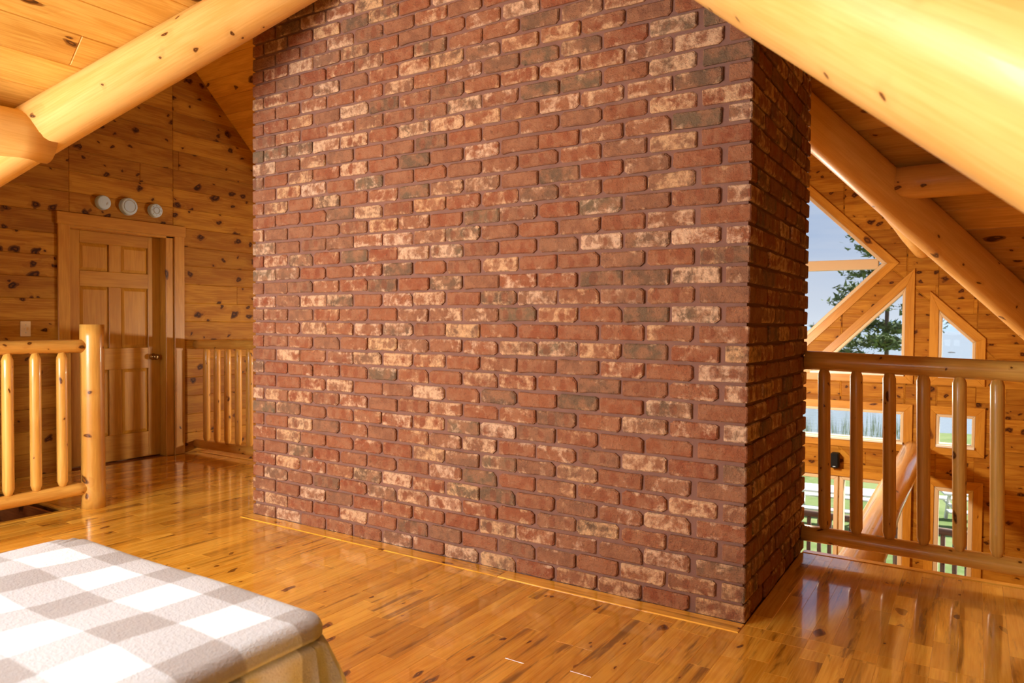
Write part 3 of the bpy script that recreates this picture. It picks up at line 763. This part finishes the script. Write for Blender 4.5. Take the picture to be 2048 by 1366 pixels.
# door wall at x = XW: u = y, v = z, normal +x   (N x U = x cross y = z)
MW = basis((0, 1, 0), (1, 0, 0), (XW, 0, 0))
DY0, DY1, DZ = 0.030, 0.835, 1.985
def build_door_wall():
    y1 = YC+4.85
    reg = [(YS, LOW), (YN, LOW), (YN, RIDGE-(y1-YC)), (y1, RIDGE-(y1-YC)), (YC, RIDGE), (YS, RIDGE-(YC-YS))]
    hole = [(DY0-0.005, 0.0), (DY1+0.085, 0.0), (DY1+0.085, DZ), (DY0-0.005, DZ)]
    # split the wall in two convex halves so that the eave side stays convex
    a = [(YS, LOW), (y1, LOW), (y1, RIDGE-(y1-YC)), (YC, RIDGE), (YS, RIDGE-(YC-YS))]
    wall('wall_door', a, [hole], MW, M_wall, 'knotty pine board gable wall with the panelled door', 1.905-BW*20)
    b = [(y1, LOW), (YN, LOW), (YN, -0.7), (y1, -0.7)]
    wall('wall_low', b, [], MW, M_wall, 'low board wall of the great room beyond the gable', 1.905-BW*20, indiv=False)
    d = empty('door_1', (XW, 0.43, 0)); tag(d, 'six panel pine door with dark brass knob beside the back railing', kind='structure')
    xf = XW-0.085                                      # face of the recessed door
    # casing and jambs
    box('casing', (XW, DY0-0.10, 0), (XW+0.02, DY0-0.008, DZ+0.01), M_trim, d, grain='z')
    box('casing', (XW, DY1+0.087, 0), (XW+0.02, DY1+0.185, DZ+0.01), M_trim, d, grain='z')
    box('head_casing', (XW, DY0-0.11, DZ), (XW+0.026, DY1+0.195, DZ+0.10), M_trim, d, grain='y')
    box('jamb', (XW-0.12, DY1+0.012, 0), (XW+0.004, DY1+0.087, DZ), M_trim, d, grain='z')
    box('jamb', (XW-0.12, DY0-0.03, 0), (XW+0.004, DY0-0.004, DZ), M_trim, d, grain='z')
    box('head_jamb', (XW-0.12, DY0-0.03, DZ-0.02), (XW+0.004, DY1+0.087, DZ+0.004), M_trim, d, grain='y')
    # leaf: stiles, rails and raised panels
    y0, y1, zt = DY0, DY1+0.012, DZ-0.02
    st, ms = 0.115, 0.105
    cols = [(y0+st, (y0+y1)/2-ms/2), ((y0+y1)/2+ms/2, y1-st)]
    rows = [(0.235, 0.80), (0.985, 1.505), (1.635, 1.865)]
    def part(nm, a, b, c, e, g): return box(nm, (xf-0.035, a, c), (xf, b, e), M_door, d, grain=g, b=0.003)
    part('stile', y0, y0+st, 0.012, zt, 'z'); part('stile', y1-st, y1, 0.012, zt, 'z')
    for a, b in rows: part('mullion', (y0+y1)/2-ms/2, (y0+y1)/2+ms/2, a, b, 'z')
    for a, b in ((0.012, 0.235), (0.80, 0.985), (1.505, 1.635), (1.865, zt)): part('rail', y0+st-0.001, y1-st+0.001, a, b, 'y')
    for a, b in rows:
        for p, q in cols:
            ins = 0.028; v = []
            for (yy, zz, xx) in ((p, a, -0.016), (q, a, -0.016), (q, b, -0.016), (p, b, -0.016), (p+ins, a+ins, -0.004), (q-ins, a+ins, -0.004), (q-ins, b-ins, -0.004), (p+ins, b-ins, -0.004)):
                v.append((zz-(a+b)/2, -(yy-(p+q)/2), xx))
            f = [(0, 1, 5, 4), (1, 2, 6, 5), (2, 3, 7, 6), (3, 0, 4, 7), (4, 5, 6, 7)]
            me = mesh('panel', v, [tuple(x) for x in f]); me.update()
            o = link('panel', me, M_door, d, Matrix(((0, 0, 1, xf), (0, -1, 0, (p+q)/2), (1, 0, 0, (a+b)/2), (0, 0, 0, 1))))
    box('backing', (xf-0.06, y0-0.05, -0.02), (xf-0.034, y1+0.08, zt+0.05), M_dark, d, grain='z')
    # knob
    bm = bmesh.new(); prof = [(0.0, 0.030), (0.006, 0.030), (0.010, 0.024), (0.012, 0.011), (0.030, 0.010), (0.036, 0.018), (0.046, 0.027), (0.058, 0.026), (0.066, 0.014), (0.067, 0.0)]
    V = []; Fs = []; sg = 20
    for x, r in prof:
        for s in range(sg): V.append((x, r*math.cos(6.2832*s/sg), r*math.sin(6.2832*s/sg)))
    for k in range(len(prof)-1):
        for s in range(sg): Fs.append((k*sg+s, k*sg+(s+1) % sg, (k+1)*sg+(s+1) % sg, (k+1)*sg+s))
    bm.free(); o = link('knob', mesh('knob', V, Fs, True), M_brass, d, Matrix.Translation((xf, 0.775, 0.90))); o['label'] = 'dark brass door knob'
build_door_wall()

def lathe(name, prof, sg=40, cap=True):
    V = []; Fs = []
    for x, r in prof:
        for s in range(sg): V.append((x, r*math.cos(6.2832*s/sg), r*math.sin(6.2832*s/sg)))
    for k in range(len(prof)-1):
        for s in range(sg): Fs.append((k*sg+s, k*sg+(s+1) % sg, (k+1)*sg+(s+1) % sg, (k+1)*sg+s))
    if cap: Fs.append(tuple(range((len(prof)-1)*sg, len(prof)*sg)))
    me = mesh(name, V, Fs)
    return me
def build_wall_items():
    labs = ['round white smoke detector nearest the light switch above the door', 'largest round white alarm in the middle above the door', 'round white smoke detector closest to the chimney above the door']
    for i, (y, z, r) in enumerate(((0.285, 2.20, 0.060), (0.500, 2.197, 0.075), (0.740, 2.194, 0.062))):
        t = empty('smoke_detector', (XW, y, z)); tag(t, labs[i], 'smoke detector', 'alarms above the door')
        T = Matrix.Translation((XW, y, z))
        link('base', lathe('base', [(0.0, r), (0.010, r), (0.012, r*0.97)]), M_plast, t, T)
        link('cover', lathe('cover', [(0.010, r*0.98), (0.028, r*0.97), (0.036, r*0.92), (0.040, r*0.84), (0.042, r*0.5)]), M_plast, t, T)
        if i == 0:
            for dy, dz in ((0.018, -0.012), (0.026, -0.004)): box('slot', (XW+0.0405, y+dy-0.003, z+dz-0.010), (XW+0.0432, y+dy+0.003, z+dz+0.010), M_plast2, t, b=0.001)
        if i == 1:
            link('ring', lathe('ring', [(0.040, r*0.70), (0.0435, r*0.69), (0.0436, r*0.64), (0.041, r*0.63)], cap=False), M_plast2, t, T)
            box('slot', (XW+0.0405, y-0.02, z+0.048), (XW+0.0432, y+0.012, z+0.055), M_plast2, t, b=0.001)
            box('slot', (XW+0.0405, y+0.03, z+0.03), (XW+0.0432, y+0.045, z+0.038), M_plast2, t, b=0.001)
        if i == 2:
            link('ring', lathe('ring', [(0.040, r*0.50), (0.0445, r*0.48), (0.0446, r*0.40), (0.041, r*0.39)], cap=False), M_plast2, t, T)
            for a in range(8):
                an = a*0.785; dy, dz = math.cos(an)*r*0.68, math.sin(an)*r*0.68
                box('slot', (XW+0.0405, y+dy-0.004, z+dz-0.004), (XW+0.0428, y+dy+0.004, z+dz+0.004), M_plast2, t, b=0.001)
    s = empty('light_switch', (XW, -0.30, 1.15)); tag(s, 'ivory light switch plate on the board wall beside the door', 'light switch')
    box('plate', (XW, -0.336, 1.095), (XW+0.006, -0.264, 1.211), M_ivory, s, b=0.003)
    box('toggle', (XW+0.005, -0.306, 1.140), (XW+0.018, -0.294, 1.162), M_ivory, s, b=0.002)
    for z in (1.123, 1.183): box('screw', (XW+0.0055, -0.303, z-0.003), (XW+0.0075, -0.297, z+0.003), M_plast2, s, b=0.001)
    k = empty('wall_speaker', (-0.692, YN, -0.47)); tag(k, 'small black loudspeaker on the pine wall between the windows', 'speaker')
    box('cabinet', (-0.737, YN-0.13, -0.563), (-0.648, YN, -0.381), M_black, k, b=0.006)
    box('grille', (-0.731, YN-0.137, -0.556), (-0.654, YN-0.128, -0.388), M_blackg, k, b=0.003)
    box('badge', (-0.708, YN-0.139, -0.549), (-0.677, YN-0.136, -0.540), M_plast, k, b=0.001)
build_wall_items()

# bedroom gable behind the camera and the right gable
def build_rear():
    MS = basis((1, 0, 0), (0, 1, 0), (0, YS, 0)) @ Matrix.Rotation(math.pi, 4, 'Z')     # local x = -x, y = z
    MS = basis((1, 0, 0), (0, 1, 0), (0, YS, 0))                                       # local Y = N x U = -z
    g = [(-3.55, -1.92), (-1.95, -1.92), (-1.95, -0.75), (-3.55, -0.75)]
    f = window(g, MS, 'wide bedroom window in the gable behind the camera', sill=False,
               panes=[[(-3.55, -1.92), (-2.78, -1.92), (-2.78, -0.75), (-3.55, -0.75)], [(-2.72, -1.92), (-1.95, -1.92), (-1.95, -0.75), (-2.72, -0.75)]],
               mull=[[(-2.78, -1.94), (-2.72, -1.94), (-2.72, -0.74), (-2.78, -0.74)]])[1]
    f2 = window([(-0.2, -1.85), (0.5, -1.85), (0.5, -0.75), (-0.2, -0.75)], MS, 'narrow window added for fill light in the gable behind the camera', sill=False)[1]  # unseen opening, added to carry the fill lamp
    reg = [(XW-0.1, -(RIDGE-(XC-XW+0.1))), (XC, -RIDGE), (XE, -(RIDGE-(XE-XC))), (XE, -LOW), (XW-0.1, -LOW)]
    wall('wall_bedroom', reg, [f, f2], MS, M_wall, 'board gable wall behind the bed', 0.0, indiv=False)
    ME = basis((0, 1, 0), (-1, 0, 0), (XE, 0, 0))                                      # N x U = -x cross y = -z
    y1 = YC+4.85
    reg = [(YS, -(RIDGE-(YC-YS))), (YC, -RIDGE), (y1, 0.76), (y1, -LOW), (YS, -LOW)]
    wall('wall_right', reg, [], ME, M_wall, 'board gable wall to the right of the loft', 0.0, indiv=False)
    wall('wall_right_low', [(y1, 0.5), (YN, 0.5), (YN, -LOW), (y1, -LOW)], [], ME, M_wall, 'low board wall to the right of the great room', 0.0, indiv=False)
    p = empty('pendant_lamp', (-1.7, 4.2, 1.0)); tag(p, 'warm glass pendant lamp over the great room behind the chimney', 'lamp')
    link('shade', lathe('shade', [(-0.10, 0.16), (0.0, 0.14), (0.10, 0.07), (0.12, 0.02)]), M_frame, p, Matrix.Translation((-1.7, 4.2, 1.0)) @ Matrix.Rotation(-math.pi/2, 4, 'Y'))
    log_between('cord', (-1.7, 4.2, 1.1), (-1.7, 4.2, 3.95), 0.008, M_black, p, seg=8, rings=2)
    pd = bpy.data.lights.new('pendant_bulb', 'POINT'); pl = bpy.data.objects.new('pendant_bulb', pd); COL.objects.link(pl)
    pd.energy = 330; pd.color = (1.0, 0.83, 0.62); pd.shadow_soft_size = 0.12; pl.location = (-1.7, 4.2, 0.82)
build_rear()

# ------------------------------------------------------------------ railings
def baluster(parent, p, q, r, seed):
    log_between('baluster', p, q, r, M_rail, parent, up=(0, 1, 0), seg=14, rings=7, wob=0.035, tip=0.045, tipr=0.5, seed=seed)
def build_railings():
    # right: along the loft edge, from the chimney
    t = empty('log_railing', (0.8, 1.15, 0)); tag(t, 'dark backlit log railing along the loft edge beside the chimney', 'railing', 'log railings of the loft')
    log_between('top_rail', (0.004, 1.15, 1.040), (XE, 1.15, 0.955), 0.048, M_rail, t, seg=20, rings=30, wob=0.06, seed=21)
    log_between('bottom_rail', (0.004, 1.15, 0.105), (XE, 1.15, 0.060), 0.042, M_rail, t, seg=20, rings=30, wob=0.06, seed=22)
    for k in range(23):
        x = 0.107+0.153*k; dz = -0.0236*(x)
        baluster(t, (x+0.008, 1.15, 0.128+dz*0.5), (x-0.008, 1.15, 1.012+dz), 0.0305, 30+k)
    # left: in front of the stairs
    t = empty('log_railing', (-4.08, -0.46, 0)); tag(t, 'bright log railing with a flat-topped post guarding the stairs', 'railing', 'log railings of the loft')
    o = log_between('post', (-4.08, -0.468, 0.0), (-4.08, -0.468, 1.195), 0.072, M_rail, t, seg=28, rings=14, wob=0.03, seed=60); o['label'] = 'thick peeled log newel post'
    log_between('top_rail', (-4.08, -0.44, 1.056), (-4.08, YS, 1.07), 0.041, M_rail, t, seg=20, rings=26, wob=0.06, seed=61)
    log_between('bottom_rail', (-4.08, -0.44, 0.131), (-4.08, YS, 0.125), 0.042, M_rail, t, seg=20, rings=26, wob=0.06, seed=62)
    for k in range(20): y = -0.659-0.152*k; baluster(t, (-4.08, y, 0.160), (-4.08, y, 1.025), 0.032, 70+k)
    # back left: between the door casing and the chimney
    t = empty('log_railing', (-4.4, 1.15, 0)); tag(t, 'short log railing between the door and the chimney', 'railing', 'log railings of the loft')
    log_between('top_rail', (XW-0.02, 1.15, 1.000), (CHX-0.004, 1.15, 1.045), 0.042, M_rail, t, seg=20, rings=18, wob=0.05, seed=91)
    log_between('bottom_rail', (XW-0.02, 1.15, 0.074), (CHX-0.004, 1.15, 0.11), 0.040, M_rail, t, seg=20, rings=18, wob=0.05, seed=92)
    for k in range(14): x = -5.214+0.152*k; baluster(t, (x, 1.15, 0.100+0.015*k*0.1), (x, 1.15, 0.985+0.003*k), 0.031, 95+k)
build_railings()

# ------------------------------------------------------------------ bed
def build_bed():
    X0, X1, Y1, Y0, H = -1.505, -0.405, -1.848, -3.80, 0.58
    b = empty('bed', ((X0+X1)/2, (Y0+Y1)/2, 0)); tag(b, 'single bed under the checked blanket', 'bed')
    box('mattress', (X0+0.05, Y0, 0.30), (X1-0.05, Y1-0.05, H-0.035), M_white, b, b=0.04)
    box('base', (X0+0.06, Y0, 0.14), (X1-0.06, Y1-0.06, 0.30), M_dark, b, b=0.01)
    for x in (X0+0.12, X1-0.12):
        for y in (Y0+0.1, Y1-0.12): box('leg', (x-0.035, y-0.035, 0), (x+0.035, y+0.035, 0.15), M_dark, b, grain='z')
    # blanket: rings from the middle of the top outwards and down the sides
    q = random.Random(8); cr = 0.080
    hx, hy = (X1-X0)/2, (Y1-Y0)/2; cx, cy = (X0+X1)/2, (Y0+Y1)/2
    base = []                                          # (point, outward normal, arc)
    def add(px, py, nx, ny): base.append((px, py, nx, ny))
    def seg(ax, ay, bx, by, nx, ny, n):
        for i in range(n): t = i/n; add(ax+(bx-ax)*t, ay+(by-ay)*t, nx, ny)
    def arc(ox, oy, a0, n):
        for i in range(n): a = a0+math.pi/2*i/n; add(ox+cr*math.cos(a), oy+cr*math.sin(a), math.cos(a), math.sin(a))
    seg(hx, -hy+cr, hx, hy-cr, 1, 0, 150); arc(hx-cr, hy-cr, 0, 44)
    seg(hx-cr, hy, -hx+cr, hy, 0, 1, 56); arc(-hx+cr, hy-cr, math.pi/2, 24)
    seg(-hx, hy-cr, -hx, -hy+cr, -1, 0, 60); arc(-hx+cr, -hy+cr, math.pi, 8)
    seg(-hx+cr, -hy, hx-cr, -hy, 0, -1, 20); arc(hx-cr, -hy+cr, -math.pi/2, 8)
    n = len(base); V = []; UV = []; Fs = []
    prof = []                                          # (scale for inner rings | None, outset, drop)
    for s in (0.02, 0.12, 0.25, 0.40, 0.55, 0.68, 0.79, 0.88, 0.945): prof.append((s, 0, 0))
    rr = 0.040
    for i in range(7):
        a = math.pi/2*i/6; prof.append((None, -rr+rr*math.sin(a), rr*(1-math.cos(a))))
    for d in (0.042, 0.044, 0.046, 0.048, 0.050, 0.052, 0.054, 0.056, 0.060, 0.068, 0.08, 0.10, 0.12, 0.15, 0.19, 0.24, 0.30, 0.37, 0.44, 0.50, 0.545): prof.append((None, 0.0, d))
    def lump(x, y): return 0.006*math.sin(5.1*x+1.3)*math.sin(4.3*y+0.4)+0.004*math.sin(11*x+7*y)+0.003*math.sin(17*y-9*x)
    for s, o, d in prof:
        for i, (px, py, nx, ny) in enumerate(base):
            if s is not None:
                k = s*(1-rr/max(hx, hy)); ix, iy = px-nx*rr, py-ny*rr
                x, y = ix*s, iy*s; z = H+0.010*(1-s**3)+lump(x, y)*(1-s**6)
                u, v = x, y
            else:
                dd = max(0.0, d-rr); side = min(1.0, dd/0.10)
                crease = -0.020*math.exp(-((d-0.050)/0.0065)**2)              # stitched seam along the edge
                # folds: gentle along the sides, deep at the foot corner
                along = px*abs(ny)+py*abs(nx)
                f = 0.010*math.sin(along*13+0.6)+0.006*math.sin(along*29+1.7)
                ca = math.atan2(ny, nx)
                crn = abs(nx*ny)*2 if (nx > 0 and ny > 0) else abs(nx*ny)*1.2
                f += crn*(0.022+0.10*dd)
                # pleats on the long side next to the foot corner
                t = (hy-py) if nx > 0.5 else 0
                if nx > 0.9:
                    f += -0.030*math.exp(-((t-0.215)/0.028)**2)+0.020*math.exp(-((t-0.15)/0.03)**2)+0.016*math.exp(-((t-0.30)/0.05)**2)
                if 0.2 < ca < 0.55 and nx > 0 and ny > 0: f += -0.030
                f = f*side+0.02*dd
                x, y = px+nx*(o+f+crease), py+ny*(o+f+crease); z = H-d+0.002*math.sin(along*9)*(1-side)
                L = (rr*math.asin(min(1, max(0, (o+rr)/rr))) if d <= rr else rr*math.pi/2+dd)
                u, v = px-nx*rr+nx*L, py-ny*rr+ny*L
            V.append((x+cx, y+cy, z)); UV.append((u+cx, v+cy))
    m = len(prof)
    for k in range(m-1):
        for i in range(n): j = (i+1) % n; Fs.append((k*n+i, (k+1)*n+i, (k+1)*n+j, k*n+j))
    Fs.append(tuple(range(n)))
    me = mesh('blanket', V, Fs, True)
    ul = me.uv_layers.new(name='UVMap')
    for lp in me.loops: ul.data[lp.index].uv = UV[lp.vertex_index]
    o = link('blanket', me, M_fleece, None)
    tag(o, 'fluffy white and taupe checked fleece blanket draped over the bed', 'blanket')
build_bed()

# ------------------------------------------------------------------ outdoors
GZ = -3.15
def build_outdoors():
    d = prism_data([(-40, YN+0.2), (60, YN+0.2), (60, 60), (40, 49), (2.5, 32.6), (-0.7, 31.6), (-1.5, 26.9), (-4.3, 25.2), (-12, 20), (-40, 14)], 0.6, 0); g = link('lawn', mesh('lawn', *d), M_lawn, None, Matrix.Translation((0, 0, GZ))); tag(g, 'green lawn between the house and the lake', kind='structure')
    v, f = box_data(-1500, 1500, 10, 1500, GZ-1.2, GZ-0.75); g = link('lake', mesh('lake', v, f), M_water); tag(g, 'pale calm lake beyond the lawn', kind='structure')
    # hills of the far shore
    V = []; Fs = []; q = random.Random(4); N = 160
    for i in range(N+1):
        x = -1400+2800*i/N; h = 9+5*math.sin(i*0.17)+3*math.sin(i*0.43+1)+q.uniform(-0.6, 0.6)
        V += [(x, 980, GZ-1), (x, 1010, GZ+h*0.7), (x, 1080, GZ+h), (x, 1300, GZ-1)]
    for i in range(N):
        for k in range(3): a = i*4+k; Fs.append((a, a+4, a+5, a+1))
    g = link('hills', mesh('hills', V, Fs, True), M_hill); tag(g, 'low blue hills on the far shore of the lake', kind='structure')
    # reeds at the water's edge
    V = []; Fs = []
    for i in range(1700):
        x = q.uniform(-14, -1.3); y = 27.3+0.6*(x+1.3)+q.random()*11; h = q.uniform(0.5, 1.35)*(1 if y < 42 else 0.9); w = q.uniform(0.006, 0.014); a = q.uniform(0, 3.14); b = len(V)
        dx, dy = w*math.cos(a), w*math.sin(a); tx, ty = q.uniform(-.12, .12), q.uniform(-.12, .12); z0 = GZ-0.75
        V += [(x-dx, y-dy, z0), (x+dx, y+dy, z0), (x+tx, y+ty, z0+h)]; Fs.append((b, b+1, b+2))
    g = link('reeds', mesh('reeds', V, Fs), M_reed); tag(g, 'sparse green reeds standing along the lake shore', 'reeds', kind='stuff')
    def conifer(x, y, h, seed, label, gz=GZ, spread=0.26, start=0.25, dens=1.0, ex=0.75):
        q = random.Random(seed); t = empty('pine_tree', (x, y, gz)); tag(t, label, 'tree', 'pines by the lake')
        link('trunk', log_mesh('trunk', h, h*0.010, seg=10, rings=8, wob=0.1, r2=h*0.004, seed=seed), M_bark, t, basis((0, 0, 1), (1, 0, 0), (x, y, gz)))
        V = []; Fs = []
        lv = int(11*dens)
        for k in range(lv):
            fz = start+(1-start)*k/lv; z = gz+h*fz; R0 = h*spread*(1-fz)**ex*q.uniform(0.7, 1.15)+h*0.02
            for b in range(q.randint(4, 6)):
                a = q.uniform(0, 6.283); ln = R0*q.uniform(0.55, 1.1); rise = q.uniform(-0.05, 0.28)
                for s in range(int(7+ln*9)):
                    d = ln*q.uniform(0.25, 1.0); px, py, pz = x+d*math.cos(a), y+d*math.sin(a), z+d*rise
                    for _ in range(9):
                        sz = h*0.022*q.uniform(0.6, 1.3); o = Vector((q.gauss(0, 1), q.gauss(0, 1), q.gauss(0, 0.55)))*h*0.017
                        c = Vector((px, py, pz))+o; d1 = Vector((q.uniform(-1, 1), q.uniform(-1, 1), q.uniform(-.3, .9))).normalized()*sz; d2 = Vector((q.uniform(-1, 1), q.uniform(-1, 1), q.uniform(-.5, .5))).normalized()*sz*0.3
                        i = len(V); V += [c-d2, c+d2, c+d1]; Fs.append((i, i+1, i+2))
        link('foliage', mesh('foliage', V, Fs), M_needle, t)
    conifer(-1.60, 23.0, 9.0, 1, 'big pine whose branches show in the diamond and the triangular window', spread=0.26, start=0.28, ex=0.45)
    d = prism_data([(-30, 62), (-9, 62), (-6.5, 64), (-8, 67), (-30, 70)], 1.0, 0.3); g = link('headland', mesh('headland', *d), M_lawn, None, Matrix.Translation((0, 0, GZ-0.3))); tag(g, 'low green headland out in the lake', kind='structure')
    for i, (x, y, h) in enumerate(((-8.2, 64.2, 4.4), (-11.2, 65.0, 5.0), (-14.2, 64.4, 4.2), (-17.4, 65.2, 5.2))):
        conifer(x, y, h, 20+i, ('pale pine at the tip of the headland', 'second pale pine from the tip of the headland', 'third pale pine from the tip of the headland', 'pale pine farthest from the tip of the headland')[i], gz=GZ-0.3, spread=0.30, start=0.1)
    # a rock and a small bush out in the lake
    def rock(x, y, s, label, seed):
        q = random.Random(seed); bm = bmesh.new(); bmesh.ops.create_icosphere(bm, subdivisions=2, radius=1)
        for v in bm.verts: v.co = Vector((v.co.x*s*1.6, v.co.y*s, v.co.z*s*0.5))*q.uniform(0.85, 1.12)
        me = bpy.data.meshes.new('rock'); bm.to_mesh(me); bm.free(); o = link('rock', me, M_rock, None, Matrix.Translation((x, y, GZ-0.75))); tag(o, label, 'rock')
    rock(-3.1, 166, 0.42, 'dark rock standing out of the lake in the slanted window', 3)
    # picnic tables on the lawn
    def picnic(x, y, rot, label):
        t = empty('picnic_table', (x, y, GZ)); tag(t, label, 'picnic table', 'white picnic tables on the lawn')
        B = Matrix.Translation((x, y, GZ)) @ Matrix.Rotation(rot, 4, 'Z')
        def pc(nm, lo, hi):
            lo, hi = Vector(lo), Vector(hi); s = hi-lo
            link(nm, bevel_box(nm, s.x, s.y, s.z, 0.008), M_white, t, B @ Matrix.Translation((lo+hi)/2))
        for k in range(5): pc('table_board', (-0.95, -0.37+0.15*k, 0.72), (0.95, -0.37+0.15*k+0.135, 0.76))
        for s in (-1, 1):
            for k in range(2): pc('bench_board', (-0.95, s*0.68-0.14+0.145*k, 0.42), (0.95, s*0.68-0.14+0.145*k+0.135, 0.46))
            pc('brace', (s*0.7-0.03, -0.78, 0.36), (s*0.7+0.03, 0.78, 0.42))
            pc('cleat', (s*0.7-0.03, -0.34, 0.66), (s*0.7+0.03, 0.34, 0.72))
            for e in (-1, 1):
                A = B @ Matrix.Translation((s*0.7, e*0.38, 0.36)) @ Matrix.Rotation(e*0.45, 4, 'X')
                link('leg', bevel_box('leg', 0.06, 0.09, 0.78, 0.006), M_white, t, A)
    picnic(-1.75, 14.4, 0.12, 'white picnic table on the lawn seen through the glass door')
    picnic(1.10, 15.9, 0.25, 'white picnic table on the lawn seen through the narrow window')
    # deck with a log railing
    d = empty('deck', (-1.5, 8.6, GZ)); tag(d, 'grey wooden deck along the lake side of the house', 'deck')
    for k in range(20): box('board', (-7.5, YN+0.25+0.145*k, LOW-0.16), (5.5, YN+0.25+0.145*k+0.138, LOW-0.12), M_grey, d)
    box('joist', (-7.4, YN+0.4, GZ), (5.4, YN+0.5, LOW-0.16), M_grey, d); box('joist', (-7.4, 9.9, GZ), (5.4, 10.0, LOW-0.16), M_grey, d)
    t = empty('deck_railing', (-1.5, 10.0, LOW-0.12)); tag(t, 'weathered dark log railing around the outdoor deck', 'railing')
    z0 = LOW-0.12
    log_between('top_rail', (-7.4, 10.0, z0+0.93), (5.4, 10.0, z0+0.93), 0.055, M_grey, t, seg=12, rings=24, wob=0.06, seed=5)
    log_between('bottom_rail', (-7.4, 10.0, z0+0.12), (5.4, 10.0, z0+0.12), 0.05, M_grey, t, seg=12, rings=24, wob=0.06, seed=6)
    for k in range(78): x = -7.2+0.162*k; log_between('baluster', (x, 10.0, z0+0.14), (x, 10.0, z0+0.90), 0.035, M_grey, t, up=(0, 1, 0), seg=8, rings=3, tip=0.05, tipr=0.5, seed=k)
build_outdoors()
